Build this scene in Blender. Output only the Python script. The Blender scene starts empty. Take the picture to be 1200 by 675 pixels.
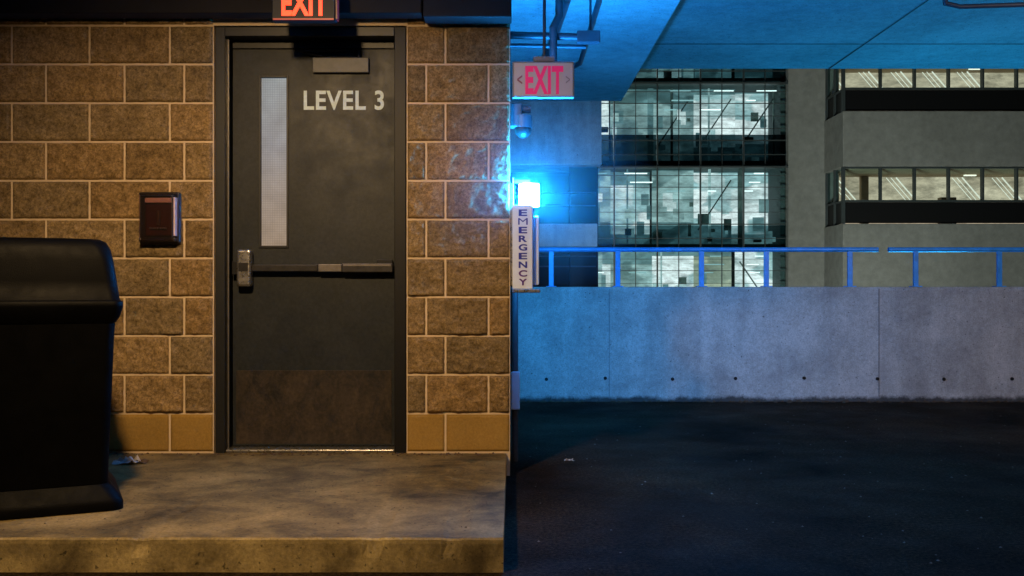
import bpy, math, random
from mathutils import Vector, noise, Matrix
random.seed(7)
F=1166.67
CZ=1.0
def X(px,d): return (px-600)*d/F
def Z(py,d): return CZ-(py-337.5)*d/F
scene=bpy.context.scene
col=scene.collection

# ---------------------------------------------------------------- materials
def nodes_of(m):
    m.use_nodes=True
    nt=m.node_tree
    return nt, nt.nodes['Principled BSDF']
def ramp(nt,fac,stops):
    r=nt.nodes.new('ShaderNodeValToRGB')
    e=r.color_ramp.elements
    while len(e)<len(stops): e.new(0.5)
    for i,(p,c) in enumerate(stops):
        e[i].position=p
        e[i].color=(c[0],c[1],c[2],1) if not isinstance(c,(int,float)) else (c,c,c,1)
    nt.links.new(fac,r.inputs['Fac'])
    return r.outputs['Color']
def tnoise(nt,scale,detail=6,rough=0.6,stretch=None,dist=0.0):
    tc=nt.nodes.new('ShaderNodeNewGeometry').outputs['Position']
    if stretch:
        mp=nt.nodes.new('ShaderNodeMapping'); mp.inputs['Scale'].default_value=stretch
        nt.links.new(tc,mp.inputs['Vector']); tc=mp.outputs['Vector']
    n=nt.nodes.new('ShaderNodeTexNoise')
    n.inputs['Scale'].default_value=scale; n.inputs['Detail'].default_value=detail
    n.inputs['Roughness'].default_value=rough; n.inputs['Distortion'].default_value=dist
    nt.links.new(tc,n.inputs['Vector'])
    return n.outputs['Fac']
def mul(nt,a,b,fac=1.0,mode='MULTIPLY'):
    m=nt.nodes.new('ShaderNodeMix'); m.data_type='RGBA'; m.blend_type=mode
    m.inputs[0].default_value=fac
    nt.links.new(a,m.inputs[6])
    if isinstance(b,tuple): m.inputs[7].default_value=(*b,1)
    else: nt.links.new(b,m.inputs[7])
    return m.outputs[2]
def bump(nt,p,h,strength=0.3,dist=0.01):
    b=nt.nodes.new('ShaderNodeBump'); b.inputs['Strength'].default_value=strength
    b.inputs['Distance'].default_value=dist
    nt.links.new(h,b.inputs['Height']); nt.links.new(b.outputs['Normal'],p.inputs['Normal'])
def mat(name,c,rough=0.6,metal=0.0,var=0.25,scale=8,bs=0.15,bscale=60,c2=None,stretch=None,roughvar=0.0,lo=.3,hi=.7,spec=None):
    m=bpy.data.materials.new(name); nt,p=nodes_of(m)
    n=tnoise(nt,scale,8,0.65,stretch)
    if c2 is None: c2=tuple(x*(1-var) for x in c); 
    cc=ramp(nt,n,[(lo,c2),(hi,c)])
    nt.links.new(cc,p.inputs['Base Color'])
    p.inputs['Roughness'].default_value=rough; p.inputs['Metallic'].default_value=metal
    if spec is not None: p.inputs['Specular IOR Level'].default_value=spec
    if roughvar:
        r=ramp(nt,tnoise(nt,scale*2.3,5),[(0.3,max(0.02,rough-roughvar)),(0.7,min(1,rough+roughvar))])
        nt.links.new(r,p.inputs['Roughness'])
    if bs: bump(nt,p,tnoise(nt,bscale,4),bs,0.004)
    return m
def emis(name,c,s,base=(0.02,0.02,0.02)):
    m=bpy.data.materials.new(name); nt,p=nodes_of(m)
    p.inputs['Base Color'].default_value=(*base,1); p.inputs['Roughness'].default_value=0.4
    p.inputs['Emission Color'].default_value=(*c,1); p.inputs['Emission Strength'].default_value=s
    return m

def block_mat(name,lo,hi,bs):
    m=bpy.data.materials.new(name); nt,p=nodes_of(m)
    a=nt.nodes.new('ShaderNodeVertexColor'); a.layer_name='tone'
    g=ramp(nt,tnoise(nt,75,8,0.88),[(0.38,lo),(0.5,0.95),(0.62,hi)])
    c=mul(nt,a.outputs['Color'],g)
    g2=ramp(nt,tnoise(nt,1.7,4,0.6),[(0.3,0.74),(0.7,1.08)])
    c=mul(nt,c,g2)
    nt.links.new(c,p.inputs['Base Color']); p.inputs['Roughness'].default_value=1.0
    p.inputs['Specular IOR Level'].default_value=0.0
    bump(nt,p,tnoise(nt,120,8,0.88),bs,0.008)
    return m
M_block=block_mat('split_face_block',.36,1.6,.9)
M_smooth=block_mat('smooth_painted_block',.80,1.12,.2)
M_mortar=mat('mortar',(0.72,0.56,0.39),0.9,0,0.2,14,0.3,150,spec=.05)
def sideblock():
    m=bpy.data.materials.new('block_side'); nt,p=nodes_of(m)
    geo=nt.nodes.new('ShaderNodeNewGeometry').outputs['Position']
    sp=nt.nodes.new('ShaderNodeSeparateXYZ'); nt.links.new(geo,sp.inputs[0])
    cb=nt.nodes.new('ShaderNodeCombineXYZ'); nt.links.new(sp.outputs['Y'],cb.inputs['X']); nt.links.new(sp.outputs['Z'],cb.inputs['Y'])
    b=nt.nodes.new('ShaderNodeTexBrick'); nt.links.new(cb.outputs[0],b.inputs['Vector'])
    b.inputs['Scale'].default_value=1; b.inputs['Brick Width'].default_value=0.413; b.inputs['Row Height'].default_value=0.2066
    b.inputs['Mortar Size'].default_value=0.006
    b.inputs['Color1'].default_value=(.22,.14,.075,1); b.inputs['Color2'].default_value=(.15,.095,.05,1); b.inputs['Mortar'].default_value=(.34,.26,.17,1)
    nt.links.new(mul(nt,b.outputs['Color'],ramp(nt,tnoise(nt,90,6,.7),[(.3,.5),(.7,1.2)])),p.inputs['Base Color'])
    p.inputs['Roughness'].default_value=.9
    bump(nt,p,tnoise(nt,120,6,.8),.8,.006)
    return m
M_side=sideblock()

def concrete(name,c,dark,scale=1.2,streak=.74,spots=True,joint=None,dirt=None,lohi=(.32,.62)):
    m=bpy.data.materials.new(name); nt,p=nodes_of(m)
    base=ramp(nt,tnoise(nt,scale,8,0.62,None,0.4),[(lohi[0],dark),(lohi[1],c)])
    base=mul(nt,base,ramp(nt,tnoise(nt,scale*14,6,0.7),[(0.3,0.78),(0.7,1.12)]))
    base=mul(nt,base,ramp(nt,tnoise(nt,90,5,0.8),[(0.35,0.76),(0.65,1.18)]))
    if streak:
        base=mul(nt,base,ramp(nt,tnoise(nt,1.0,5,0.6,(5,5,0.35)),[(0.35,streak),(0.6,1.05)]))
    if spots:
        base=mul(nt,base,ramp(nt,tnoise(nt,55,2,0.5),[(0.27,0.35),(0.34,1.0)]))
        base=mul(nt,base,ramp(nt,tnoise(nt,21,2,0.5),[(0.24,0.45),(0.28,1.0)]))
    if dirt:
        geo=nt.nodes.new('ShaderNodeNewGeometry').outputs['Position']
        sp=nt.nodes.new('ShaderNodeSeparateXYZ'); nt.links.new(geo,sp.inputs[0])
        ad=nt.nodes.new('ShaderNodeMath'); ad.operation='MULTIPLY_ADD'
        nt.links.new(tnoise(nt,4.5,6,0.8),ad.inputs[0]); ad.inputs[1].default_value=-0.13; nt.links.new(sp.outputs['Z'],ad.inputs[2])
        m2=nt.nodes.new('ShaderNodeMapRange'); m2.inputs[1].default_value=-.045; m2.inputs[2].default_value=-.01
        nt.links.new(ad.outputs[0],m2.inputs[0])
        base=mul(nt,base,ramp(nt,m2.outputs[0],[(0,0.15),(1,0.97)]))
    nt.links.new(base,p.inputs['Base Color']); p.inputs['Roughness'].default_value=0.85
    p.inputs['Specular IOR Level'].default_value=.2
    bump(nt,p,tnoise(nt,45,8,0.75),0.35,0.006)
    return m
M_plat=concrete('walkway_concrete',(0.30,0.205,0.070),(0.045,0.032,0.011),3.4,None,True,lohi=(.32,.68))  # dark blotches serve as stains and as soft shadow patches painted in
M_platedge=concrete('walkway_edge_concrete',(0.46,0.35,0.16),(0.15,0.11,0.05),5,.74,True)
M_barrier=concrete('barrier_concrete',(0.54,0.50,0.44),(0.36,0.33,0.29),2.4,.86,True,dirt=True)
M_ceil=concrete('ceiling_concrete',(0.46,0.47,0.48),(0.30,0.31,0.32),0.8,None,True)
M_bldg=concrete('facade_concrete',(0.25,0.25,0.24),(0.20,0.20,0.19),0.25,None,False)
M_wing=concrete('garage_wing_concrete',(0.46,0.46,0.47),(0.34,0.34,0.35),0.8,.74,True)

def asphalt():
    m=bpy.data.materials.new('asphalt'); nt,p=nodes_of(m)
    b=ramp(nt,tnoise(nt,1.1,7,0.6,None,0.5),[(0.3,(0.006,0.0045,0.0028)),(0.65,(0.036,0.023,0.012))])
    b=mul(nt,b,ramp(nt,tnoise(nt,55,8,0.95),[(0.40,0.10),(0.5,0.9),(0.60,3.8)]))
    nt.links.new(b,p.inputs['Base Color'])
    p.inputs['Specular IOR Level'].default_value=.06
    nt.links.new(ramp(nt,tnoise(nt,1.7,6,0.6),[(0.35,0.6),(0.65,0.95)]),p.inputs['Roughness'])
    bump(nt,p,tnoise(nt,60,8,0.9),1.0,0.018)
    return m
M_asphalt=asphalt()
M_ground=mat('lower_ground_paving',(0.06,0.06,0.06),0.9,0,0.5,0.3,0.1,5)
def doorm(name,c,c2,s=3.0,rough=0.42,scr=.05):
    m=bpy.data.materials.new(name); nt,p=nodes_of(m)
    b=ramp(nt,tnoise(nt,s,9,0.72,(1,1,0.7),0.6),[(0.32,c2),(0.68,c)])
    b=mul(nt,b,ramp(nt,tnoise(nt,60,5,0.7),[(0.35,0.7),(0.65,1.2)]))
    b=mul(nt,b,ramp(nt,tnoise(nt,7,9,0.85,(6,1,1.2),1.0),[(0.64,(0,0,0)),(0.74,(scr,scr*.95,scr*.85))]),1.0,'ADD')
    nt.links.new(b,p.inputs['Base Color'])
    nt.links.new(ramp(nt,tnoise(nt,6,6,0.7),[(0.3,rough-0.05),(0.7,rough+0.15)]),p.inputs['Roughness'])
    p.inputs['Specular IOR Level'].default_value=.3
    bump(nt,p,tnoise(nt,220,3,0.6),0.2,0.002)
    return m
M_door=doorm('door_paint',(0.022,0.026,0.030),(0.015,0.018,0.021),5)
M_kick=doorm('kick_plate_metal',(0.062,0.044,0.030),(0.010,0.010,0.010),11,0.5,.07)
M_frame=mat('door_frame_paint',(0.012,0.013,0.015),0.45,0,0.4,10,0.1,80)
M_black=mat('black_trim',(0.006,0.006,0.007),0.5,0,0.3,20,0.1,60,spec=.3)
M_steel=mat('worn_steel',(0.48,0.46,0.45),0.3,0.85,0.4,25,0.1,150,roughvar=0.1)
M_bar=mat('panic_bar_metal',(0.09,0.086,0.088),0.3,0.7,0.4,25,0.05,150)
M_metal_glint=mat('bright_metal_and_glints',(0.24,0.22,0.21),0.35,0.6,0.4,25,0.05,150)
M_closer=mat('closer_cover',(0.10,0.10,0.105),0.5,0.2,0.3,25,0.05,150)
M_letter=mat('lettering_white',(0.74,0.90,0.98),0.6,0,0.2,40,0.05,100)
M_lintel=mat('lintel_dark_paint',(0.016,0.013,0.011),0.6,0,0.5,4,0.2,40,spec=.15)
M_plastic=mat('black_plastic',(0.0018,0.0018,0.002),0.5,0,0.35,6,0.25,260,roughvar=0.08,spec=.05)
M_rail=mat('blue_railing_paint',(0.05,0.36,0.80),0.35,0,0.35,12,0.1,60)
M_pipe=mat('conduit_metal',(0.08,0.09,0.11),0.5,0.4,0.4,9,0.1,80)
M_joint=mat('joint_sealant',(0.24,0.22,0.21),0.9,0,.3,8,0)
M_white=mat('white_panel',(0.72,0.80,0.98),0.45,0,0.10,15,0.05,80)
M_grey=mat('grey_sign_housing',(0.28,0.28,0.30),0.6,0,0.2,15,0.05,80,spec=.1)
M_signface=emis('exit_sign_panel_glow',(0.66,0.50,0.60),0.15,(0.30,0.28,0.32))  # faint glow put into the face although the sign is unlit
M_signred=emis('exit_red_letters_glow',(0.80,0.015,0.16),0.45,(0.4,0.02,0.10))  # letters glow a little too, brightness put into the colour
M_signhole=mat('sign_chevron',(0.30,0.10,0.16),0.5)
M_signfaint=mat('sign_chevron_faint',(0.29,0.25,0.29),0.5)
M_litletters=emis('lit_orange_red_letters',(1.0,0.026,0.005),4.2)
M_dkred=mat('dark_red_enamel',(0.07,0.016,0.013),0.12,0,.5,30)
M_pink_glint=mat('pale_pink_bar_and_glint',(0.85,0.62,0.58),0.15,0,.3,40)
M_purple=mat('emergency_lettering',(0.02,0.03,0.38),0.5)
M_purple2=mat('emergency_lettering_red',(0.09,0.02,0.26),0.5)
M_beacon=emis('beacon_lens_lit',(0.012,0.30,1.0),2100)
M_bronze=mat('bronze_housing',(0.022,0.015,0.012),0.3,0.2,0.4,20)
M_copper=mat('copper_reflector',(0.30,0.15,0.09),0.25,0.8,0.6,30)
M_paper=mat('litter_paper',(0.5,0.45,0.38),0.8)
M_grit=mat('asphalt_grit',(0.16,0.15,0.13),0.9)
M_leaf=mat('dead_leaf',(0.08,0.045,0.02),0.8)
def glassm(name,tint=(0.8,0.9,0.9),gl=0.12,rough=0.05):
    m=bpy.data.materials.new(name); m.use_nodes=True; nt=m.node_tree
    for n in list(nt.nodes): nt.nodes.remove(n)
    o=nt.nodes.new('ShaderNodeOutputMaterial'); mx=nt.nodes.new('ShaderNodeMixShader')
    t=nt.nodes.new('ShaderNodeBsdfTransparent'); g=nt.nodes.new('ShaderNodeBsdfGlossy')
    t.inputs[0].default_value=(*tint,1); g.inputs['Roughness'].default_value=rough; g.inputs[0].default_value=(.8,.8,.8,1)
    mx.inputs[0].default_value=gl
    nt.links.new(t.outputs[0],mx.inputs[1]); nt.links.new(g.outputs[0],mx.inputs[2]); nt.links.new(mx.outputs[0],o.inputs[0])
    return m
M_glass=glassm('window_glass',(.85,.95,.95),.08)
M_glassdim=glassm('spandrel_glass_dim',(0.46,0.60,0.62),0.08)
M_glassdark=glassm('spandrel_glass_dark',(0.17,0.25,0.27),0.08)
M_cover=glassm('clear_cover',(0.92,0.80,0.78),0.2,0.2)
def wired():
    m=bpy.data.materials.new('wired_glass_lit'); nt,p=nodes_of(m)
    geo=nt.nodes.new('ShaderNodeNewGeometry').outputs['Position']
    sp=nt.nodes.new('ShaderNodeSeparateXYZ'); nt.links.new(geo,sp.inputs[0])
    cb=nt.nodes.new('ShaderNodeCombineXYZ'); nt.links.new(sp.outputs['X'],cb.inputs['X']); nt.links.new(sp.outputs['Z'],cb.inputs['Y'])
    b=nt.nodes.new('ShaderNodeTexBrick'); nt.links.new(cb.outputs[0],b.inputs['Vector']); b.offset=0
    b.inputs['Scale'].default_value=1; b.inputs['Brick Width'].default_value=.0127; b.inputs['Row Height'].default_value=.0127; b.inputs['Mortar Size'].default_value=.0012
    b.inputs['Color1'].default_value=(1,1,1,1); b.inputs['Color2'].default_value=(1,1,1,1); b.inputs['Mortar'].default_value=(.66,.66,.66,1)
    mr=nt.nodes.new('ShaderNodeMapRange'); mr.inputs[1].default_value=1.2; mr.inputs[2].default_value=2.15
    nt.links.new(sp.outputs['Z'],mr.inputs[0])
    gc=ramp(nt,mr.outputs[0],[(0.0,(0.34,0.25,0.18)),(0.35,(0.34,0.29,0.26)),(0.6,(0.27,0.28,0.31)),(1,(0.30,0.35,0.38))])
    e=mul(nt,mul(nt,b.outputs['Color'],gc),ramp(nt,tnoise(nt,9,5,.6),[(.3,.75),(.7,1.1)]))
    nt.links.new(e,p.inputs['Emission Color']); p.inputs['Emission Strength'].default_value=0.85
    p.inputs['Base Color'].default_value=(.1,.1,.1,1); p.inputs['Roughness'].default_value=.2
    return m
M_wired=wired()

# ---------------------------------------------------------------- builder
WL={}
class MB:
    def __init__(s): s.v=[];s.f=[];s.m=[];s.mats=[];s.smooth=[]
    def mi(s,m):
        if m not in s.mats: s.mats.append(m)
        return s.mats.index(m)
    def add(s,vs,fs,m,smooth=False):
        o=len(s.v); s.v+= [tuple(v) for v in vs]; k=s.mi(m)
        for f in fs: s.f.append([i+o for i in f]); s.m.append(k); s.smooth.append(smooth)
        return s
    def box(s,x0,x1,y0,y1,z0,z1,m,b=0.0,seg=2):
        if b<=0:
            vs=[(x,y,z) for x in(x0,x1) for y in(y0,y1) for z in(z0,z1)]
            return s.add(vs,[(0,1,3,2),(4,6,7,5),(0,4,5,1),(2,3,7,6),(0,2,6,4),(1,5,7,3)],m)
        import bmesh
        bm=bmesh.new(); bmesh.ops.create_cube(bm,size=1)
        for v in bm.verts:
            v.co=Vector(((x0+x1)/2+v.co.x*(x1-x0),(y0+y1)/2+v.co.y*(y1-y0),(z0+z1)/2+v.co.z*(z1-z0)))
        bmesh.ops.bevel(bm,geom=bm.edges[:],offset=b,segments=seg,affect='EDGES',profile=0.5)
        bm.verts.index_update()
        s.add([v.co[:] for v in bm.verts],[[v.index for v in f.verts] for f in bm.faces],m); bm.free(); return s
    def tube(s,p0,p1,r,m,n=14,r2=None,caps=True):
        p0=Vector(p0);p1=Vector(p1);d=(p1-p0).normalized()
        a=d.orthogonal().normalized(); b=d.cross(a); r2=r if r2 is None else r2
        vs=[]
        for p,rr in((p0,r),(p1,r2)):
            for i in range(n):
                t=2*math.pi*i/n; vs.append(p+a*math.cos(t)*rr+b*math.sin(t)*rr)
        fs=[(i,(i+1)%n,n+(i+1)%n,n+i) for i in range(n)]
        s.add(vs,fs,m,True)
        if caps: s.add(vs[:n],[list(range(n))[::-1]],m); s.add(vs[n:],[list(range(n))],m)
        return s
    def path(s,pts,r,m,n=12):
        for a,b in zip(pts,pts[1:]): s.tube(a,b,r,m,n)
        for p in pts[1:-1]: s.ball(p,r*1.02,m)
        return s
    def ball(s,c,r,m,n=12,k=8,sc=(1,1,1)):
        vs=[];fs=[]
        for j in range(k+1):
            ph=math.pi*j/k
            for i in range(n):
                t=2*math.pi*i/n
                vs.append((c[0]+r*sc[0]*math.sin(ph)*math.cos(t),c[1]+r*sc[1]*math.sin(ph)*math.sin(t),c[2]+r*sc[2]*math.cos(ph)))
        for j in range(k):
            for i in range(n):
                fs.append((j*n+i,(j+1)*n+i,(j+1)*n+(i+1)%n,j*n+(i+1)%n))
        return s.add(vs,fs,m,True)
    def loft(s,secs,m,n=9):
        rings=[]
        for z,cx,cy,hx,hy,r in secs:
            ring=[]
            for q,(sx,sy) in enumerate(((1,1),(-1,1),(-1,-1),(1,-1))):
                for i in range(n):
                    t=math.pi/2*(q+i/(n-1))
                    ring.append((cx+sx*(hx-r)+r*math.cos(t),cy+sy*(hy-r)+r*math.sin(t),z))
            rings.append(ring)
        N=len(rings[0]); vs=[p for r_ in rings for p in r_]; fs=[]
        for j in range(len(rings)-1):
            for i in range(N): fs.append((j*N+i,j*N+(i+1)%N,(j+1)*N+(i+1)%N,(j+1)*N+i))
        s.add(vs,fs,m,True)
        s.add(rings[0],[list(range(N))[::-1]],m); s.add(rings[-1],[list(range(N))],m)
        return s
    def make(s,name,parent=None,label=None,category=None,kind=None,group=None):
        me=bpy.data.meshes.new(name)
        xs=[v[0] for v in s.v];ys=[v[1] for v in s.v];zs=[v[2] for v in s.v]
        c=Vector(((min(xs)+max(xs))/2,(min(ys)+max(ys))/2,min(zs)))
        me.from_pydata([(v[0]-c.x,v[1]-c.y,v[2]-c.z) for v in s.v],[],s.f)
        for m in s.mats: me.materials.append(m)
        me.polygons.foreach_set('material_index',s.m); me.polygons.foreach_set('use_smooth',s.smooth)
        me.update()
        o=bpy.data.objects.new(name,me); col.objects.link(o)
        fin(o,c,parent,label,category,kind,group); return o
def fin(o,c,parent,label=None,category=None,kind=None,group=None):
    WL[o.name]=Vector(c)
    if parent is not None:
        o.parent=parent; o.location=Vector(c)-WL[parent.name]
    else: o.location=c
    if label:o['label']=label
    if category:o['category']=category
    if kind:o['kind']=kind
    if group:o['group']=group
def thing(name,c,label,category,group=None):
    o=bpy.data.objects.new(name,None); o.empty_display_size=0.2; col.objects.link(o)
    fin(o,c,None,label,category,None,group); return o
def text(name,s,x0,x1,z0,z1,y,m,parent,off=0.02,depth=0.002,label=None,ssx=None):
    cu=bpy.data.curves.new(name+'_c','FONT'); cu.body=s; cu.size=1; cu.offset=off; cu.extrude=0.01
    if ssx: cu.space_character=ssx
    t=bpy.data.objects.new('tmp_text',cu); col.objects.link(t)
    bpy.context.view_layer.update()
    dg=bpy.context.evaluated_depsgraph_get()
    me=bpy.data.meshes.new_from_object(t.evaluated_get(dg))
    bpy.data.objects.remove(t)
    xs=[v.co.x for v in me.vertices]; ys=[v.co.y for v in me.vertices]
    ax,bx,ay,by=min(xs),max(xs),min(ys),max(ys)
    for v in me.vertices:
        px=(v.co.x-ax)/(bx-ax)*(x1-x0)-(x1-x0)/2; pz=(v.co.y-ay)/(by-ay)*(z1-z0)
        v.co=Vector((px,-depth*(1 if v.co.z>0 else 0),pz))
    me.materials.clear(); me.materials.append(m)
    me.name=name
    o=bpy.data.objects.new(name,me); col.objects.link(o)
    fin(o,((x0+x1)/2,y,z0),parent,label); return o

# ================================================================ SETTING
WY=5.30            # brick wall front plane
PZ=0.12            # walkway height
MB().box(-400,400,-300,700,-7.4,-7.0,M_ground).make('ground',label='dark paved ground far below the parking deck',kind='structure')
MB().box(-14,16,-8,8.76,-0.25,0.0,M_asphalt).make('parking_deck_floor',label='dark worn asphalt parking deck floor',kind='structure')

def walkway():
    mb=MB()
    nx=260; x0,x1=-5.2,-0.030; y0,y1=3.50,5.50
    prof=[(0.0,0.0),(0.003,0.05),(0.004,0.10),(0.006,0.113),(0.014,0.119),(0.035,0.120)]
    rows=[]
    for (iy,z) in prof:
        row=[]
        for i in range(nx+1):
            x=x0+(x1-x0)*i/nx
            n=noise.fractal(Vector((x*3,iy*5,z*4)),1.0,2.0,4)*0.006+noise.noise(Vector((x*30,z*40,1)))*.0012
            ch=max(0,noise.noise(Vector((x*7.3,3.1,0)))-0.30)*0.07 if iy>0.003 else 0
            row.append((x,y0+iy+n+ch*0.6,z-ch*0.35 if z>0 else -0.02))
        rows.append(row)
    rows.append([(x0+(x1-x0)*i/nx,y1,0.120) for i in range(nx+1)])
    vs=[p for r in rows for p in r]; N=nx+1
    for j in range(len(rows)-1):
        fs=[(j*N+i,j*N+i+1,(j+1)*N+i+1,(j+1)*N+i) for i in range(nx)]
        mb.add(vs,fs,M_platedge if j<4 else M_plat,False)
    mb.add([rows[0][-1],rows[2][-1],rows[4][-1],rows[5][-1],(x1,y1,0.12),(x1,y1,-0.02)],[(0,5,4,3,2,1)],M_platedge)
    mb.make('raised_walkway',label='stained and shade-mottled tan concrete raised walkway with a worn edge',kind='structure')
walkway()

# ================================================================ BRICK STAIR TOWER
tower=thing('block_stair_tower',(-1.5,5.4,PZ),'tan split-face block stair tower with a dark metal door','building')
def blockwall(side):
    V=[];Fc=[];C=[];MI=[]
    H=45.45
    def block(pa,pb,ytop,ybot,smooth):
        x0=X(pa,WY);x1=X(pb,WY);z1=Z(ytop,WY);z0=Z(ybot,WY)
        g=0.0054; x0+=g;x1-=g;z0+=g;z1-=g
        if x1-x0<0.02:return
        nx=max(4,int((x1-x0)/0.0080)); nz=24
        seed=random.random()*100
        t=random.uniform(0.76,1.10); warm=random.uniform(-0.06,0.06)
        if smooth: bc=(0.42,0.255,0.070); t=random.uniform(.9,1.08)
        else: bc=(0.335+warm*0.3,0.226,0.108-warm*0.15)
        amp=0.0 if smooth else 1.0
        base=len(V); tilt=random.uniform(-0.08,0.08); ti2=random.uniform(-0.06,0.06)
        for j in range(nz+1):
            for i in range(nx+1):
                u=i/nx;w=j/nz
                x=x0+(x1-x0)*u; z=z0+(z1-z0)*w
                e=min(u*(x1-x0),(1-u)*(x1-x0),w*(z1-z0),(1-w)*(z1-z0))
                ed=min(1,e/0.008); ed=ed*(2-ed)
                n=noise.fractal(Vector((x*19+seed,z*19,seed)),0.6,2.1,5)
                n2=noise.fractal(Vector((x*70,z*70+seed,3)),0.7,2.1,3)
                dpt=(0.009*ed+amp*ed*(0.0066*n+0.0052*n2+tilt*(u-.5)*0.1+ti2*(w-.5)*0.1+0.005)) + (1-amp)*ed*0.0006*n2
                jx=amp*0.0018*noise.noise(Vector((z*60,seed,x*40))) if ed<0.9 else 0
                V.append((x+jx,WY-max(0,dpt),z+jx))
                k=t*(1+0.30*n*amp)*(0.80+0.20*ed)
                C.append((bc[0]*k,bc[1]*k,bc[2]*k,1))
        N=nx+1
        for j in range(nz):
            for i in range(nx):
                a=base+j*N+i; Fc.append((a,a+1,a+1+N,a+N)); MI.append(1 if smooth else 0)
    def row(ytop,ybot,joints,smooth):
        for a,b in zip(joints,joints[1:]): block(a,b,ytop,ybot,smooth)
    for t in range(-1,11):
        yt=30+H*t; yb=yt+H
        L=[-441-0,-350,-259,-168,-77,14,105,199,250.5] if t%2==0 else [-441,-401,-310,-219,-128,-37,54,146,216,250.5]
        R=[476.5,522,598] if t%2==0 else [476.5,499.5,572.5,598]
        row(yt,yb,L if side==0 else R,t==10)
    me=bpy.data.meshes.new('block_face'); c=Vector((X(250 if side==0 else 476,WY),WY,PZ))
    me.from_pydata([(v[0]-c.x,v[1]-c.y,v[2]-c.z) for v in V],[],Fc)
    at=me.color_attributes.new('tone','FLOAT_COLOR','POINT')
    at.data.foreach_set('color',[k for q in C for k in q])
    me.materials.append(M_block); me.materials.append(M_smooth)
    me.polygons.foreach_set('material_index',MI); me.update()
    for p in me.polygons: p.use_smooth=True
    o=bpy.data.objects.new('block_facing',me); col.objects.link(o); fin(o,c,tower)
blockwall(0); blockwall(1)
XR=-0.0105
mb=MB()
ztop=3.04
mb.box(X(-441,WY),X(250.5,WY),WY+0.001,WY+0.20,-0.01,ztop,M_mortar)
mb.box(X(476.5,WY),XR,WY+0.001,WY+0.20,-0.01,ztop,M_mortar)
mb.box(X(250.5,WY),X(476.5,WY),WY+0.001,WY+0.20,Z(30,WY),ztop,M_mortar)
mb.make('wall_core',tower)
MB().box(XR-0.20,XR-0.0005,WY+0.201,11.5,-0.01,ztop,M_side).box(-5.0,-4.8,WY+0.201,11.5,-0.01,ztop,M_side).box(-4.79,XR-0.21,11.3,11.5,-0.01,ztop,M_side).make('side_wall',tower)
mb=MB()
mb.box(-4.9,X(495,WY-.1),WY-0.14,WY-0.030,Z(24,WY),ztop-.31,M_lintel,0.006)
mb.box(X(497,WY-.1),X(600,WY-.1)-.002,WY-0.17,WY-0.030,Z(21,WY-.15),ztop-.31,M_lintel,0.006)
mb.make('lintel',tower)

# door frame
DF=WY+0.005
DD=WY+0.125
xl,xr=X(252,WY),X(475.5,WY); zt=Z(31,WY)
jl,jr=X(263,WY),X(462,WY); jt=Z(42,WY)
mb=MB()
mb.box(xl,jl,DF,DD+0.06,PZ,zt,M_frame,0.003)
mb.box(jr,xr,DF,DD+0.06,PZ,zt,M_black,0.003)
mb.box(jl+.0005,jr-.0005,DF,DD+0.06,jt,zt,M_frame,0.003)
mb.box(jl+0.001,jl+0.009,DF+0.05,DF+0.055,PZ,jt-0.002,M_metal_glint)  # slim pale strip painted in for the light caught on the jamb
mb.box(X(274,DD),X(462,DD),DD-0.02,DD+0.03,Z(58,DD)+0.003,jt-0.001,M_frame)
mb.make('door_frame',tower)
MB().box(jl+.002,jr-.002,DF+0.01,DD+0.05,PZ+0.001,PZ+0.016,M_steel,0.003).make('threshold',tower)
x0,x1=X(273,DD),X(464,DD); z0,z1=PZ+0.022,Z(58,DD)
gx0,gx1=X(306,DD),X(336,DD); gz0,gz1=Z(288,DD),Z(91,DD)
mb=MB()
mb.box(x0,gx0,DD,DD+0.044,z0,z1,M_door); mb.box(gx1,x1,DD,DD+0.044,z0,z1,M_door)
mb.box(gx0,gx1,DD,DD+0.044,z0,gz0,M_door); mb.box(gx0,gx1,DD,DD+0.044,gz1,z1,M_door)
door=mb.make('door',tower,'dark grey steel door with narrow wired glass window')
e=0.012
mb=MB()
mb.box(gx0-e,gx0,DD-.008,DD-.0005,gz0-e,gz1+e,M_frame,.002); mb.box(gx1,gx1+e,DD-.008,DD-.0005,gz0-e,gz1+e,M_frame,.002)
mb.box(gx0,gx1,DD-.008,DD-.0005,gz0-e,gz0,M_frame,.002); mb.box(gx0,gx1,DD-.008,DD-.0005,gz1,gz1+e,M_frame,.002)
mb.make('window_frame',door)
MB().box(gx0,gx1,DD+.012,DD+.018,gz0,gz1,M_wired).make('window_glass',door)
MB().box(X(277,DD),X(459,DD),DD-.0035,DD-.0005,z0+.01,Z(434,DD),M_kick,.001).make('kick_plate',door)
yb=DD-.07
mb=MB()
mb.box(X(294,yb),X(372,yb),yb+.012,yb+.045,Z(318,yb),Z(310,yb),M_bar,.004)
mb.box(X(372.3,yb),X(400,yb),yb+.006,yb+.045,Z(318.5,yb),Z(309.5,yb),M_metal_glint,.004)
mb.box(X(400.3,yb),X(460,yb),yb+.002,yb+.045,Z(319,yb),Z(308.5,yb),M_bar,.004)
mb.box(X(402,yb),X(458,yb),yb-.001,yb+.0015,Z(312,yb),Z(309.8,yb),M_metal_glint,.0008)  # thin bright strip standing in for the highlight along the bar
mb.box(X(440,yb),X(459,yb),yb+.045,DD-.0006,Z(324,yb),Z(304,yb),M_black,.004)
mb.make('panic_bar',door)
mb=MB()
mb.box(X(277,yb),X(294,yb),yb-.006,yb+.05,Z(336,yb),Z(292,yb),M_steel,.014,4)
mb.box(X(280,yb),X(291,yb),yb-.009,yb-.0062,Z(318,yb),Z(308,yb),M_bar,.001)
mb.box(X(271,yb),X(277,yb),yb+.01,DD-.0006,Z(322,yb),Z(306,yb),M_black,.003)
mb.make('latch_housing',door)
yc=DD-.03
mb=MB()
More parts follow.
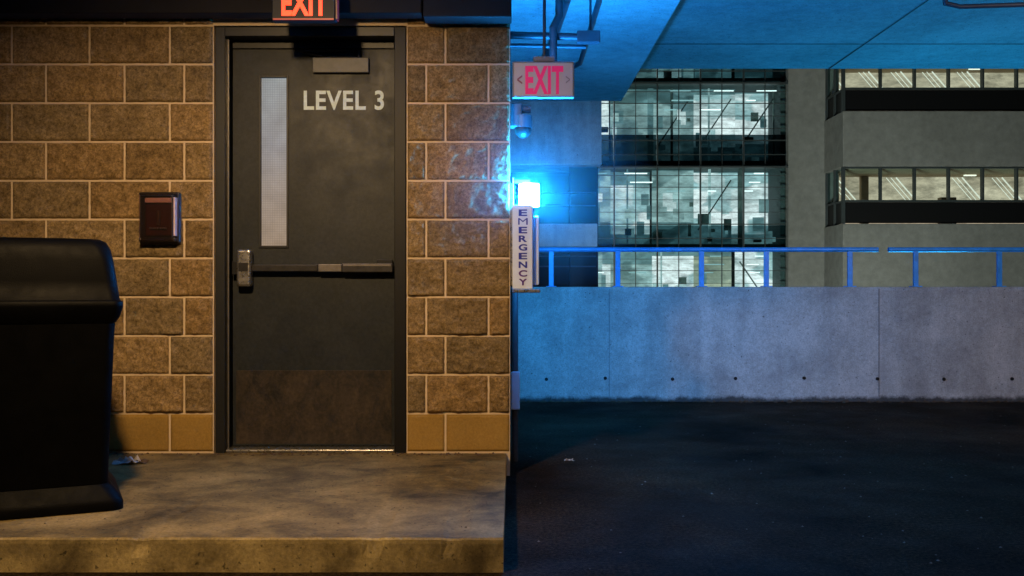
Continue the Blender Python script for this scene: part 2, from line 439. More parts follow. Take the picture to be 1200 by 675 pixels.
mb.box(X(366,yc),X(432,yc),yc,DD-.0006,Z(85,yc),Z(67,yc),M_closer,.004)
mb.make('door_closer',door)
mb=MB()
mb.path([(X(378,yc),yc+.01,Z(66,yc)),(X(350,yc),yc-.02,Z(60,yc)),(X(405,yc),yc+.01,Z(58,yc))],.008,M_black)
mb.tube((X(420,yc),yc+.012,Z(68,yc)),(X(420,yc),yc+.012,Z(58,yc)),.012,M_black)
mb.make('closer_arm',door)
text('level_lettering','LEVEL 3',X(356,DD),X(450,DD),Z(129,DD),Z(106,DD),DD-.001,M_letter,door,0.022,.0015,ssx=1.08)

# ================================================================ PULL BOX in clear cover
yq=WY-.024
fb=thing('fire_alarm_pull_station',(X(187,yq),yq,Z(286,yq)),'small alarm pull station under clear cover on block wall','alarm box')
mb=MB(); mb.box(X(164,yq),X(212,yq),yq-.014,yq+.02,Z(286,yq),Z(225,yq),M_bronze,.012,4)
mb.box(X(167,yq),X(209,yq),yq-.055,yq-.0141,Z(230,yq),Z(226.5,yq),M_bronze,.006,3)
mb.box(X(167,yq),X(209,yq),yq-.055,yq-.0141,Z(284,yq),Z(279,yq),M_bronze,.006,3)
mb.make('back_box',fb)
mb=MB(); mb.box(X(172,yq),X(204,yq),yq-.026,yq-.0142,Z(277,yq),Z(233,yq),M_dkred,.010,4)
mb.tube((X(188,yq),yq-.030,Z(264,yq)),(X(188,yq),yq-.030,Z(247,yq)),.010,M_copper,16)
mb.tube((X(178,yq),yq-.036,Z(268,yq)),(X(198,yq),yq-.036,Z(268,yq)),.005,M_steel)
mb.make('pull_handle',fb)
mb=MB(); mb.box(X(173,yq),X(204,yq),yq-.046,yq-.030,Z(238.5,yq),Z(232.5,yq),M_pink_glint,.006,3)
mb.box(X(207,yq),X(209,yq),yq-.053,yq-.0142,Z(277,yq),Z(232,yq),M_pink_glint,.002)  # narrow pale strip standing in for a highlight beside the cover
mb.make('pink_bar_and_glint',fb)
MB().box(X(168,yq),X(208,yq),yq-.070,yq-.0555,Z(282,yq),Z(229,yq),M_cover,.007,3).make('clear_cover',fb)

# ================================================================ LIT EXIT SIGN over the door
ye=4.92
ex=thing('exit_sign',(X(355,ye),ye,Z(24,ye)),'black exit sign with glowing orange red letters above door','exit sign')
ztp=Z(24,ye)+.19
mb=MB(); mb.box(X(318,ye),X(393,ye),ye,ye+.06,Z(24,ye),ztp,M_black,.006)
mb.box(X(326,ye),X(385,ye),ye+.0605,ye+.12,Z(16,ye),ztp-.02,M_black,.01)
mb.box(X(350,ye),X(362,ye),ye+.02,ye+.05,ztp,2.744,M_black)
mb.box(X(343,ye),X(369,ye),ye,ye+.08,2.72,2.7445,M_black,.005)
mb.make('housing',ex)
text('lit_lettering','EXIT',X(330,ye),X(384,ye),Z(18.5,ye),Z(18.5,ye)+.128,ye-.001,M_litletters,ex,0.03,.002)
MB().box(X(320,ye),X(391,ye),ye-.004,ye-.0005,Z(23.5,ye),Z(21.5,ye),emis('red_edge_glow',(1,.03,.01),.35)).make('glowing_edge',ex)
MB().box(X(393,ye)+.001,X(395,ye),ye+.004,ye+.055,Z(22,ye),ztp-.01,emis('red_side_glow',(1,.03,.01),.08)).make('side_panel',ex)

# ================================================================ TRASH CAN (turned towards the deck)
ta=math.radians(25.3)
tcx,tcy=-4.52*math.sin(ta),4.52*math.cos(ta)
tc=thing('trash_can',(tcx,tcy,PZ),'black plastic hooded trash can on the concrete walkway','trash can')
def sec(z,h,r=.06,k=1.0): return (z,tcx,tcy,h,h*k,r)
mb=MB(); mb.loft([sec(PZ+.002,.297,.05,1.0),sec(.150,.297,.05,1.0),sec(.168,.288,.05,1.0),sec(.200,.266,.05,1.0),sec(.220,.250,.05,1.0)],M_plastic); mb.make('base',tc)
mb=MB(); mb.loft([sec(.2205,.243,.04,1.0),sec(.30,.245,.04,1.0),sec(.80,.264,.04,1.0),sec(.86,.268,.04,1.0)],M_plastic)
mb.make('body',tc)
mb=MB(); mb.loft([sec(.862,.270,.04,1.0),sec(.885,.284,.04,1.0),sec(.925,.295,.04,1.0),sec(.945,.296,.04,1.0),sec(.950,.290,.04,1.0),sec(.954,.284,.04,1.0),sec(1.03,.274,.05,1.0),sec(1.11,.262,.05,1.0),sec(1.155,.252,.06,1.0),sec(1.182,.238,.06,1.0),sec(1.196,.215,.08,1.0),sec(1.200,.14,.10,1.0)],M_plastic)
mb.make('lid',tc)
tc.rotation_euler=(0,0,ta)

# ================================================================ PARKING GARAGE CEILING
CE=9.30; ZB=1+219*CE/F; ZS=1+257*CE/F; XB=0.585*(ZB-1)
g=thing('parking_garage',(4,4,0),'concrete parking garage ceiling and beams lit blue','parking garage')
MB().box(-14,16,-8,CE,ZS,ZS+.3,M_ceil).make('ceiling_slab',g)
mb=MB(); mb.box(-14,XB,-8,CE-.004,ZB,ZS-.001,M_ceil); mb.make('ceiling_beam',g)
mb=MB(); 
for d in (6.9,8.35): mb.box(XB+.001,16,d,d+.010,ZS-.003,ZS-.0005,M_lintel)
for xx in (2.95,5.6): mb.box(xx,xx+.010,-8,CE-.01,ZS-.0062,ZS-.0035,M_lintel)
mb.make('slab_joint',g)
dp=5.6
cd=thing('ceiling_conduit',(X(650,dp),dp,Z(60,dp)),'grey metal conduits and bracket hanging under the ceiling','conduit')
mb=MB(); mb.tube((X(590,dp),dp,Z(41,dp)),(X(702,dp),dp,Z(44,dp)),.021,M_pipe)
mb.tube((X(590,dp),dp+.1,Z(48,dp)),(X(688,dp),dp+.1,Z(50,dp)),.013,M_pipe); mb.make('horizontal_conduit',cd)
mb=MB(); mb.path([(X(655,dp),dp-.02,ZB),(X(655,dp),dp-.02,Z(20,dp)),(X(648,dp),dp-.04,Z(35,dp)),(X(648,dp),dp-.04,Z(78,dp))],.022,M_pipe); mb.make('drop_conduit',cd)
mb=MB(); mb.box(X(676,dp),X(703,dp),dp-.03,dp+.03,Z(51,dp),Z(37,dp),M_pipe,.005); mb.tube((X(692,dp),dp,Z(37,dp)),(X(692,dp),dp,ZB),.007,M_pipe); mb.make('junction_box',cd)
mb=MB(); mb.path([(X(628,8),8,ZB-.05),(X(640,8),7.0,ZB-.05),(.35,5.2,ZB-.05)],.025,M_pipe)
mb.path([(.52,5.2,ZB-.03),(.52,7.6,ZB-.03),(.30,8.3,ZB-.03)],.018,M_pipe)
mb.make('sprinkler_pipe',label='dark pipes running along the blue-lit beam',category='pipe')
dq=6.3
mb=MB(); mb.path([(X(1104,dq),dq,ZS-.01),(X(1108,dq),dq,Z(4,dq)),(X(1125,dq),dq,Z(8,dq)),(X(1215,dq),dq,Z(5,dq)),(X(1300,dq),dq,Z(5,dq))],.016,M_pipe)
mb.make('ceiling_pipe',label='thin dark pipe hanging beneath concrete ceiling slab',category='pipe')

# ================================================================ UNLIT EXIT SIGN (faint glow put into its colours)
ys=5.0
es=thing('exit_sign',(X(636,ys),ys,Z(114,ys)),'white exit sign with red letters hanging at corner','exit sign')
mb=MB(); mb.box(X(600.5,ys),X(673,ys),ys,ys+.045,Z(114,ys),Z(72,ys),M_grey,.004)
mb.box(X(625,ys),X(650,ys),ys+.0,ys+.045,Z(71.8,ys),Z(66,ys),M_grey,.003)
mb.tube((X(638,ys),ys+.02,Z(66,ys)),(X(638,ys),ys+.02,ZB),.008,M_pipe)
mb.make('housing',es)
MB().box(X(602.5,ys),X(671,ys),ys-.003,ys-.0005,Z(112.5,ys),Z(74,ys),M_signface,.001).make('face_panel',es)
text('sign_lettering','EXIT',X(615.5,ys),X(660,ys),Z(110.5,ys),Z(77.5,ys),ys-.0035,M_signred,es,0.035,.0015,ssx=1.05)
text('arrow','<',X(606,ys),X(612,ys),Z(99,ys),Z(88,ys),ys-.0035,M_signhole,es,0.01,.0015)
text('arrow','>',X(663,ys),X(668,ys),Z(98,ys),Z(89,ys),ys-.0035,M_signfaint,es,0.005,.0015)

yh=5.4
hd=thing('security_camera',(X(608,yh),yh,Z(165,yh)),'small dark dome camera fixed to the block wall corner','security camera')
mb=MB(); mb.box(XR,X(612,yh),yh-.04,yh+.04,Z(150,yh),Z(122,yh),M_pipe,.008)
mb.tube((XR,yh,Z(128,yh)),(X(622,yh),yh,Z(128,yh)),.02,M_pipe); mb.make('bracket',hd)
mb=MB(); mb.ball((X(613,yh),yh,Z(152,yh)),.048,M_black); mb.tube((X(613,yh),yh,Z(150,yh)),(X(613,yh),yh,Z(136,yh)),.05,M_pipe,20); mb.make('dome',hd)

# ================================================================ EMERGENCY PHONE
yp=5.20
ep=thing('emergency_call_box',(X(616,yp),yp,Z(343,yp)),'white emergency call box with lit blue beacon on wall corner','emergency call box')
mb=MB(); mb.box(X(600.5,yp),X(625,yp),yp+.03,yp+.20,Z(338.5,yp),Z(240,yp),M_white,.004)
mb.box(X(600.5,yp),X(624,yp),yp,yp+.0295,Z(338.5,yp),Z(240,yp),M_white,.003)
mb.box(X(625.2,yp),X(632,yp),yp+.05,yp+.19,Z(334,yp),Z(252,yp),M_white,.008)
mb.make('housing',ep)
yl=yp+.118
mb=MB(); mb.box(X(600.5,yp),X(633,yp),yp-.01,yp+.20,Z(343,yp),Z(339,yp),M_steel,.004)
mb.box(X(600.8,yl),X(602,yl),yl+.000,yl+.12,Z(239.5,yp),Z(208,yl),M_white,.001)  # plate added beside the lamp to keep its light off the walkway
mb.box(X(602.3,yl),X(622,yl),yl+.06,yl+.09,Z(213.0,yl),Z(208.5,yl),M_pipe,.003)
mb.box(XR,X(602,yp)-.001,yp+.115,yp+.20,Z(335,yp),Z(212,yp),M_steel)
mb.make('bracket',ep)
mb=MB(); cx=X(620,yl)
mb.tube((cx,yl,Z(240,yp)+.002),(cx,yl,Z(216,yl)),.054,M_beacon,24); mb.make('beacon',ep)
word='EMERGENCY'
for i,ch in enumerate(word):
    yt=245.5+i*10.15
    wide=.6 if ch=='M' else 0
    text('lettering',ch,X(607.8-wide,yp),X(617.8+wide,yp),Z(yt+7.7,yp),Z(yt,yp),yp-.001,M_purple if i<7 else M_purple2,ep,0.0 if ch=='M' else 0.03,.0015)
# local scattering volume added to imitate bloom round the beacon
hm=bpy.data.materials.new('beacon_bloom'); hm.use_nodes=True; nt=hm.node_tree
for n in list(nt.nodes): nt.nodes.remove(n)
o_=nt.nodes.new('ShaderNodeOutputMaterial'); vs_=nt.nodes.new('ShaderNodeVolumeScatter')
vs_.inputs['Color'].default_value=(.9,.95,1,1)
tc_=nt.nodes.new('ShaderNodeTexCoord'); ln=nt.nodes.new('ShaderNodeVectorMath'); ln.operation='LENGTH'
mp_=nt.nodes.new('ShaderNodeMapping'); mp_.inputs['Location'].default_value=(0,0,-.70)
nt.links.new(tc_.outputs['Object'],mp_.inputs['Vector']); nt.links.new(mp_.outputs[0],ln.inputs[0])
mr_=nt.nodes.new('ShaderNodeMapRange'); mr_.inputs[1].default_value=0; mr_.inputs[2].default_value=.68; mr_.inputs[3].default_value=.055; mr_.inputs[4].default_value=0
nt.links.new(ln.outputs['Value'],mr_.inputs[0]); nt.links.new(mr_.outputs[0],vs_.inputs['Density'])
nt.links.new(vs_.outputs[0],o_.inputs['Volume'])
MB().ball((cx,yl,Z(227,yl)),.70,hm,24,16).make('beacon_bloom',label='added scattering glow around the lit beacon',kind='stuff')

cw=thing('wall_conduit',(.018,5.75,0),'slim conduit with small white box on wall corner','conduit')
mb=MB(); mb.tube((.018,5.75,0),(.018,5.75,.98),.018,M_closer); mb.make('pipe',cw)
mb=MB(); mb.box(-.005,.045,5.715,5.73,.30,.52,M_white,.006); mb.make('small_box',cw)

# ================================================================ BARRIER WALL
BY=8.765
def barrier():
    mb=MB()
    x0,x1=0.0,9.0; nx=400; zs=[0.0,.02,.05,.15,.3,.5,.7,.85,.97,1.003,1.010]
    rows=[]
    for z in zs:
        r=[]
        for i in range(nx+1):
            x=x0+(x1-x0)*i/nx
            n=noise.fractal(Vector((x*2.2,z*3,1)),1,2,4)*.004
            r.append((x,BY-n+(.008 if z>1.005 else 0),z+ (noise.noise(Vector((x*6,0,2)))*.003 if z>.9 else 0)))
        rows.append(r)
    rows.append([(p[0],BY+.2,1.010) for p in rows[-1]]); rows.append([(p[0],BY+.2,-.6) for p in rows[0]])
    vs=[p for r in rows for p in r];N=nx+1;fs=[]
    for j in range(len(rows)-1):
        for i in range(nx): fs.append((j*N+i,j*N+i+1,(j+1)*N+i+1,(j+1)*N+i))
    mb.add(vs,fs,M_barrier,True)
    return mb
bar=thing('concrete_barrier_wall',(4.5,BY,0),'low stained concrete parapet wall at deck edge','parapet wall')
barrier().make('wall',bar)
mb=MB()
for px in (714,1030,1343): mb.box(X(px,BY)-.0025,X(px,BY)+.0025,BY-.0055,BY+.002,.03,.995,M_joint)
mb.make('vertical_joint',bar)
mb=MB()
for px in (640,710.0,788,862,942,1028.5,1105,1185,1262):
    for py in (444,):
        xx=X(px+random.uniform(-1,1),BY); zz=Z(py+random.uniform(-1,1),BY)
        mb.tube((xx,BY-.010,zz),(xx,BY+.002,zz),.015,M_black,12)
mb.make('form_tie_holes',bar)
def crumbs(name,n,fx,fy,fz,smin,smax,m,label,cat=None,kind='stuff'):
    mb=MB()
    for _ in range(n):
        x,y,z=fx(),fy(),fz(); s=random.uniform(smin,smax)
        vs=[];k=6
        for j in range(k):
            a=2*math.pi*j/k+random.uniform(-.3,.3); r=s*random.uniform(.6,1.1); vs.append((x+r*math.cos(a),y+r*math.sin(a),z))
        vs.append((x+random.uniform(-.2,.2)*s,y,z+s*random.uniform(.4,.8)))
        mb.add(vs,[(j,(j+1)%k,k) for j in range(k)],m)
    return mb.make(name,label=label,kind=kind)
crumbs('barrier_dirt',420,lambda:random.uniform(.05,8),lambda:BY-.01-abs(random.gauss(0,.03)),lambda:.0,.006,.028,M_leaf,'dirt and leaf crumbs gathered along the parapet foot')
crumbs('asphalt_gravel',500,lambda:random.uniform(.1,6.5),lambda:random.uniform(3.2,8.5),lambda:.0,.002,.008,M_grit,'tiny pale gravel specks scattered on the asphalt')
crumbs('walkway_grit',150,lambda:random.uniform(-2.6,-.1),lambda:random.uniform(3.6,5.25),lambda:PZ,.002,.006,M_leaf,'dark grit scattered on the concrete walkway')
crumbs('door_dirt',160,lambda:random.uniform(-2.3,-.1),lambda:WY-.01-abs(random.gauss(0,.03)),lambda:PZ,.004,.014,M_leaf,'dirt collected along the foot of the block wall')

# ================================================================ RAILINGS
RY=BY+.07
def railing(xa,xb,posts,off=0):
    r=thing('blue_railing',(X((xa+xb)/2,RY),RY,1.01),'blue painted metal railing on top of concrete parapet','railing','blue railings on the parapet')
    mb=MB(); zc=Z(292.5,RY)
    mb.tube((X(xa,RY),RY,zc),(X(xb,RY),RY,zc),.021,M_rail,16)
    mb.make('top_rail',r)
    for p in posts:
        mb=MB(); x=X(p,RY)
        mb.box(x-.022,x+.022,RY-.012,RY+.012,1.011,zc-.012,M_rail,.004)
        mb.box(x-.045,x+.045,RY-.04,RY+.04,1.0105,1.018,M_rail,.002)
        mb.make('post',r)
railing(628,1029,[646,724,822,898,996])
railing(1041,1300,[1073,1171,1249])

# ================================================================ GARAGE WING (behind left)
dw=12.0
gw=thing('garage_wing',(0,dw,-7),'grey concrete garage wing with open dark levels','building')
mb=MB()
xw=X(705,dw)
mb.box(-6,xw,dw,dw+.25,Z(193,dw),Z(112,dw)+.4,M_wing,.01)
mb.box(-6,X(700,dw),dw,dw+.25,Z(289,dw),Z(262,dw),M_wing,.01)
mb.box(-6,xw-.1,dw,dw+.25,-2.2,-1.2,M_wing,.01)
mb.make('spandrel',gw)
xbk=X(701,dw+3)
mb=MB(); mb.box(-6,xbk,dw+3,dw+3.2,-7,3.6,M_lintel); mb.box(-6,xw-.2,dw+.26,dw+2.99,Z(193,dw)+.25,Z(193,dw)+.5,M_wing); mb.box(-6,xw-.2,dw+.26,dw+2.99,Z(289,dw),Z(289,dw)+.2,M_wing)
mb.box(-3,-2.5,dw+.3,dw+.8,-7,3.9,M_wing); mb.box(xw-.36,xw-.2,dw+.3,dw+.5,-7,Z(193,dw)+.2,M_lintel)
mb.make('interior',gw)
mb=MB()
for z in (Z(240,dw),Z(225,dw),Z(300,dw),Z(312,dw)): mb.tube((-6,dw+.1,z),(X(699,dw),dw+.1,z),.008,M_pipe,6)
mb.make('cable_rail',gw)

# ================================================================ GLASS OFFICE BUILDING
GD=34.05; GS=GD/36
gx0,gx1=X(560,GD),X(922,GD)
gb=thing('glass_office_building',((gx0+gx1)/2,GD,-7),'glass curtain wall office building lit at night','building')
floors=[1+(z-1)*GS for z in (-6.6,-3.55,-0.5,2.52,5.55,8.57,11.6)]
M_mull=mat('mullion_metal',(0.05,0.062,0.066),0.5,0.2)
M_slab=mat('floor_slab_grey',(0.10,0.13,0.135),0.8)
M_desk=mat('office_furniture',(0.30,0.35,0.35),0.8,0,.5,3)
def intm(name,c1,c2,s,sx,sz,th=.45):
    m=bpy.data.materials.new(name); nt,p=nodes_of(m)
    geo=nt.nodes.new('ShaderNodeNewGeometry').outputs['Position']
    mp=nt.nodes.new('ShaderNodeMapping'); mp.inputs['Scale'].default_value=(sx,1,sz); nt.links.new(geo,mp.inputs['Vector'])
    v=nt.nodes.new('ShaderNodeTexVoronoi'); v.feature='SMOOTH_F1'; v.distance='CHEBYCHEV'; v.inputs['Scale'].default_value=1; v.inputs['Smoothness'].default_value=.2; nt.links.new(mp.outputs[0],v.inputs['Vector'])
    sp=nt.nodes.new('ShaderNodeSeparateColor'); nt.links.new(v.outputs['Color'],sp.inputs[0])
    c=ramp(nt,sp.outputs[0],[(0.15,c2),(th,tuple((a+b)/2*.8 for a,b in zip(c1,c2))),(0.9,c1)])
    c=mul(nt,c,ramp(nt,tnoise(nt,2.0,8,.75,(.8,1,2.2)),[(.36,.5),(.64,1.35)]))
    nt.links.new(c,p.inputs['Emission Color']); p.inputs['Emission Strength'].default_value=s
    p.inputs['Base Color'].default_value=(.15,.18,.18,1)
    return m
I_dim=intm('interior_dim',(.18,.33,.36),(.05,.11,.125),.75,1.1,1.8)
I_mid=intm('interior_mid',(.46,.64,.64),(.14,.24,.26),.85,1.1,1.8)
I_hot=intm('interior_bright',(1.0,1.0,1.0),(.34,.50,.52),1.1,1.0,1.7)
I_warm=intm('interior_warm',(.72,.72,.50),(.16,.20,.16),.8,.9,1.0)
L_strip=emis('ceiling_tube_light',(.90,1.0,.98),1.9)
L_strip2=emis('ceiling_tube_dim',(.45,.75,.78),.8)
BW=1.56*GS
mb=MB()
for z in floors: mb.box(gx0,gx1,GD+.25,GD+6,z-.10,z+.08,M_slab)
mb.box(gx0,gx1,GD+6,GD+6.2,-7,12.2,M_slab); mb.box(gx0,gx0+.15,GD+.25,GD+6,-7,12.2,M_slab); mb.box(gx1-.15,gx1,GD+.25,GD+6,-7,12.2,M_slab)
mb.box(gx0,gx1,GD+.0,GD+6.2,12.2,12.6,M_slab)
mb.make('floor_structure',gb)
bays=[gx1-BW*(i+1) for i in range(7)]
plan={2:[I_hot,I_warm,I_hot,I_mid,I_hot,I_mid,I_dim],5:[I_dim]*7,1:[I_mid]*7,0:[I_dim]*7}
plan[4]=[I_hot,I_hot,I_mid,I_mid,I_hot,I_mid,I_dim]
plan[3]=[I_hot,I_hot,I_mid,I_hot,I_mid,I_mid,I_dim]
for fi in range(6):
    zb=floors[fi]; zt_=floors[fi+1]
    mb=MB()
    for bi,bx in enumerate(bays):
        m=plan[fi][bi]
        zlow=zb+random.choice([.5,.7,.9]); ztl=zt_-random.choice([.15,.3,.6])
        dpth=GD+random.choice([1.3,1.3,1.9])
        mb.box(bx,bx+BW,dpth,dpth+.05,zlow,ztl,m)
        mb.box(bx,bx+BW,dpth,dpth+.05,zb+.09,zlow-.01,I_mid if random.random()<.4 else I_dim)
        mb.box(bx,bx+BW,dpth,dpth+.05,ztl+.01,zt_-.11,I_dim)
        for _ in range(6):
            w=random.uniform(.08,.4);h=random.uniform(.1,.5);xx=random.uniform(bx,bx+BW-w-.05);yy=GD+random.uniform(.6,1.2);z_=zb+random.uniform(.1,1.6)
            mb.box(xx,xx+w,yy,yy+.06,z_,z_+h,random.choice([M_desk,I_dim,I_mid,I_hot]))
        if random.random()<.6:
            xx=random.uniform(bx,bx+BW-.1); w=random.choice([.05,.08,.2])
            mb.box(xx,xx+w,GD+1.1,GD+1.2,zb+.09,zt_-.11,random.choice([M_desk,I_dim,I_mid]))
        if m!=I_dim:
            for k in range(3):
                if random.random()<.45: continue
                yy=GD+.4+k*.25; xo=random.uniform(0,.6)
                mb.box(bx+.05+xo,bx+.05+xo+random.uniform(.25,.8),yy,yy+.08,zt_-.35-.28*k,zt_-.32-.28*k,L_strip if m in(I_hot,) else L_strip2)
            if random.random()<.4:
                xa=bx+.1; xb=bx+BW-.2; za=zb+.6; zc=zt_-.5
                if random.random()<.5: xa,xb=xb,xa
                mb.tube((xa,GD+1.0,za),(xb,GD+1.05,zc),.025,random.choice([M_desk,I_hot,M_slab]),6)
    mb.make('lit_interior',gb)
for fi in range(6):
    zb=floors[fi]; zt_=floors[fi+1]
    dk=fi in (3,4,5); zs_=zb+(.95 if fi==4 else .70)
    for bi,bx in enumerate(bays):
        mb=MB()
        mb.box(bx+.03,bx+BW-.03,GD+.05,GD+.06,zs_+.005,zt_-.2,M_glass if fi!=5 else M_glassdim)
        mb.box(bx+.03,bx+BW-.03,GD+.05,GD+.06,zb-.19,zs_,M_glassdark if fi==4 else M_glassdim)
        w=mb.make('window',gb)
        mb=MB()
        mb.box(bx-.018,bx+.018,GD-.06,GD+.1,zb-.2,zt_-.2,M_mull)
        mb.box(bx+BW/2-.007,bx+BW/2+.007,GD-.03,GD+.1,zb-.2,zt_-.2,M_mull)
        for k,(dz,th) in enumerate(((-.2,.03),(.25,.02),(.73,.03),(1.15,.014),(1.57,.014),(2.0,.02),(2.4,.014))):
            mb.box(bx+.036,bx+BW-.036,GD-.04,GD+.04,zb+dz,zb+dz+th,M_mull)
        mb.make('frame',w)
mb=MB()
for z in floors[1:]: mb.box(gx0,gx1,GD-.16,GD-.07,z-.2,z-.15,M_mull)
mb.make('ledge',gb)

# ================================================================ CONCRETE BUILDING
CD=32.0
cxl=X(988,CD); cbk=CD*388/366
cb=thing('concrete_office_building',(16,CD,-7),'grey concrete office building with lit ribbon windows','building')
zz=lambda py: Z(py,CD)
mb=MB()
XE=30
period=zz(130)-zz(262)
wh=zz(195)-zz(262)
tops=[zz(195)+period*k for k in range(0,3)]
for t in tops:
    mb.box(cxl,XE,CD,CD+8,t,t+period-wh,M_bldg,.02)
mb.box(cxl,XE,CD,CD+8,-7,tops[0]-wh,M_bldg,.02)
mb.make('spandrel',cb)
mb=MB(); mb.box(gx1+.02,cxl+.5,cbk,cbk+6,-7,zz(-120),M_bldg); mb.box(cxl+.5,XE,CD+8,CD+8.3,-7,zz(-120),M_bldg)
mb.make('wall',cb)
M_room=mat('room_wall_beige',(.50,.40,.27),.8,0,.25,1.0)
I_beige=intm('lit_room_wall',(.74,.60,.42),(.46,.35,.23),.9,.5,.5)
M_railglow=emis('stair_rail_glow',(1,.95,.78),1.0,(.5,.5,.5))  # rails glow by themselves, the room light on them put into the colour
L_room=emis('room_light',(1,.93,.75),1.6)
ww=40*CD/F
xs=[cxl+.06]+[X(1033,CD)+ww*i for i in range(0,9)]
for k,t in enumerate(tops):
    zb=t-wh; zs_=zb+wh*.40
    mb=MB()
    mb.box(cxl+.3,XE-.5,CD+2.6,CD+2.7,zb+.01,t-.01,I_beige)
    mb.box(cxl+.3,XE-.5,CD+.4,CD+2.6,t-.05,t-.012,M_room)
    for i in range(9):
        xx=cxl+.3+i*1.15+random.uniform(-.2,.2)
        if random.random()<.4: mb.box(xx,xx+.4,CD+1.8,CD+1.9,t-.10,t-.065,L_room)
        r_=(.1,.9,.1,.7,.1,.1,.9,.1,.7)[i] if k==0 else random.random()
        if r_<.5:
            h=.98; dx=.85
            for q,rr in ((0,.022),(.16,.012),(.30,.012)):
                mb.tube((xx+dx-q,CD+2.0+q*.3,zb+.72),(xx-q,CD+2.0+q*.3,zb+.72+h),rr,M_railglow,6)
        elif r_<.8:
            mb.box(xx,xx+.5,CD+1.2,CD+1.5,zb+.02,zb+random.uniform(.9,1.15),M_room)
        else:
            mb.box(xx,xx+.25,CD+2.3,CD+2.5,zb+.02,t-.06,M_room)
    mb.make('lit_interior',cb)
    for i in range(len(xs)-1):
        a,b=xs[i],xs[i+1]
        mb=MB(); mb.box(a+.03,b-.03,CD+.12,CD+.13,zs_,t-.03,M_glass)
        mb.box(a,b-.002,CD+.10,CD+.13,zb+.02,zs_-.045,M_black)
        w=mb.make('window',cb)
        mb=MB(); mb.box(b-.03,b+.03,CD+.03,CD+.2,zs_+.031,t-.005,M_mull); mb.box(a+.031,b+.029,CD+.05,CD+.18,zs_-.04,zs_+.03,M_mull); mb.box(a+.031,b-.031,CD+.05,CD+.18,t-.06,t-.004,M_mull)
        if i==0: mb.box(a-.06,a+.02,CD+.02,CD+.2,zb+.005,t-.005,M_mull)
        mb.make('frame',w)
    for i,(ya,yb_) in enumerate(((CD+.22,CD+1.0),(CD+1.06,CD+1.85))):
        mb=MB(); mb.box(cxl+.10,cxl+.11,ya,yb_,zs_,t-.03,M_glass); mb.box(cxl+.10,cxl+.11,ya,yb_,zb+.02,zs_-.005,M_black)
        w=mb.make('window',cb)
        mb=MB(); mb.box(cxl+.03,cxl+.16,yb_+.001,yb_+.058,zb+.005,t-.005,M_mull); mb.box(cxl+.05,cxl+.15,ya,yb_,zs_-.03,zs_+.03,M_mull); mb.make('frame',w)

# ================================================================ LITTER
def litter(name,x,y,s,m,label,cat,zb):
    mb=MB(); n=7; vs=[]
    for j in range(n):
        for i in range(n):
            u=i/(n-1)-.5;v=j/(n-1)-.5
            h=abs(noise.noise(Vector((u*5+x*9,v*5,y))))*s*.9
            vs.append((x+u*s*1.6+noise.noise(Vector((v*6,x,1)))*s*.3,y+v*s,zb+.001+h))
    mb.add(vs,[(j*n+i,j*n+i+1,(j+1)*n+i+1,(j+1)*n+i) for j in range(n-1) for i in range(n-1)],m)
    return mb.make(name,label=label,category=cat)
litter('crumpled_paper',X(150,5.0),4.98,.075,M_paper,'crumpled pale paper scrap at the foot of wall','litter',PZ)
litter('dead_leaf',X(172,5.1),5.0,.05,M_leaf,'dry brown leaf on the concrete walkway','leaf',PZ)
litter('paper_scrap',X(665,5.9),5.75,.03,M_paper,'small pale paper scrap on the asphalt','litter',0)

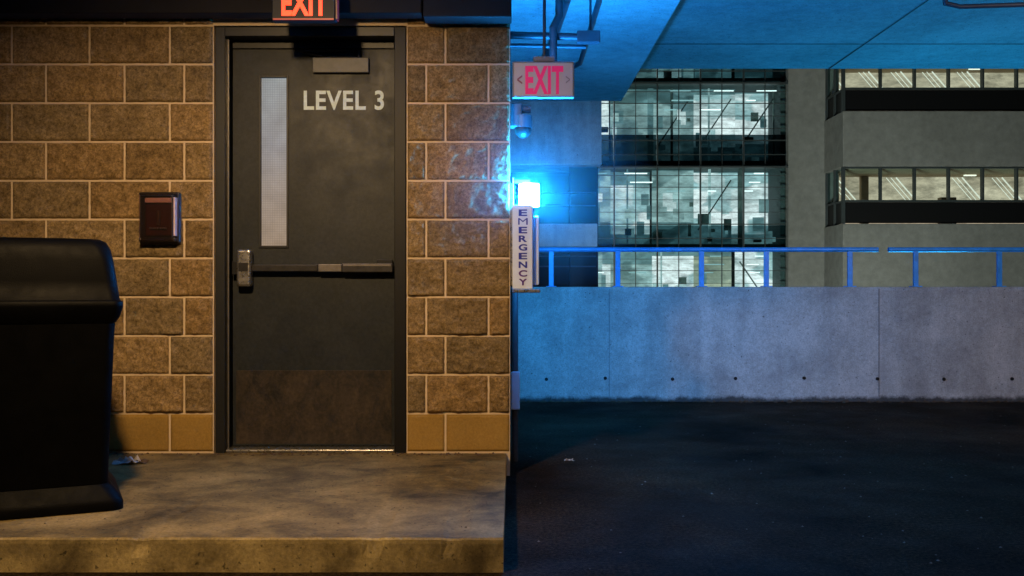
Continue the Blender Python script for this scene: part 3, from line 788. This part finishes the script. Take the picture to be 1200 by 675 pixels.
# ================================================================ LIGHTS
def area(loc,tgt,size,e,c,spread=180):
    l=bpy.data.lights.new('area','AREA'); l.energy=e; l.color=c; l.size=size; l.spread=math.radians(spread)
    o=bpy.data.objects.new('area_light',l); col.objects.link(o); o.location=loc
    o.rotation_euler=(Vector(tgt)-Vector(loc)).to_track_quat('-Z','Y').to_euler(); return o
def spot(loc,tgt,e,c,ang,blend=.6,r=.08):
    l=bpy.data.lights.new('spot','SPOT'); l.energy=e; l.color=c; l.spot_size=math.radians(ang); l.spot_blend=blend; l.shadow_soft_size=r
    o=bpy.data.objects.new('spot_light',l); col.objects.link(o); o.location=loc
    o.rotation_euler=(Vector(tgt)-Vector(loc)).to_track_quat('-Z','Y').to_euler(); return o
spot((-1.15,2.5,2.68),(-1.15,4.85,0.50),380,(1.0,.66,.30),98,.95,.08)
spot((4.6,2.0,2.98),(4.4,8.8,.8),500,(1.0,.78,.60),64,.9,.15)  # added lamp without a fixture, brightens the barrier wall
spot((2.6,1.2,2.95),(2.8,4.6,0),110,(1.0,.72,.45),95,.9,.15)  # unseen warm lamp added to lift the near asphalt
# extra spot added near the beacon, throws more blue onto the parapet
spot((.20,5.36,1.52),(1.05,8.75,.35),230,(.012,.34,1.0),74,1.0,.05)
area((4.5,10.8,.3),(3.5,6.5,3.05),1.0,56,(.012,.46,1.0),120)  # invented blue floodlight beyond the parapet, brightens the ceiling
spot((3.0,9.6,.4),(.2,12,2.7),200,(.32,.70,1.0),70,.8,.15)  # another unseen lamp, added to light the garage wing pale blue
area((2.2,17,-5.5),(12.5,33,3.5),2.5,900,(.90,1.0,.86),110)

w=bpy.data.worlds.new('World'); scene.world=w; w.use_nodes=True
nt=w.node_tree; bg=nt.nodes['Background']
sky=nt.nodes.new('ShaderNodeTexSky'); sky.sky_type='NISHITA'; sky.sun_disc=False
sky.sun_elevation=math.radians(-5); sky.sun_rotation=math.radians(200)
nt.links.new(sky.outputs[0],bg.inputs['Color']); bg.inputs['Strength'].default_value=.02

cam=bpy.data.cameras.new('Camera'); cam.lens=35; cam.sensor_width=36; cam.clip_end=2000
co=bpy.data.objects.new('Camera',cam); col.objects.link(co); co.location=(0,0,CZ); co.rotation_euler=(math.radians(90),0,0)
scene.camera=co
scene.view_settings.view_transform='Standard'; scene.view_settings.look='None'; scene.view_settings.exposure=0
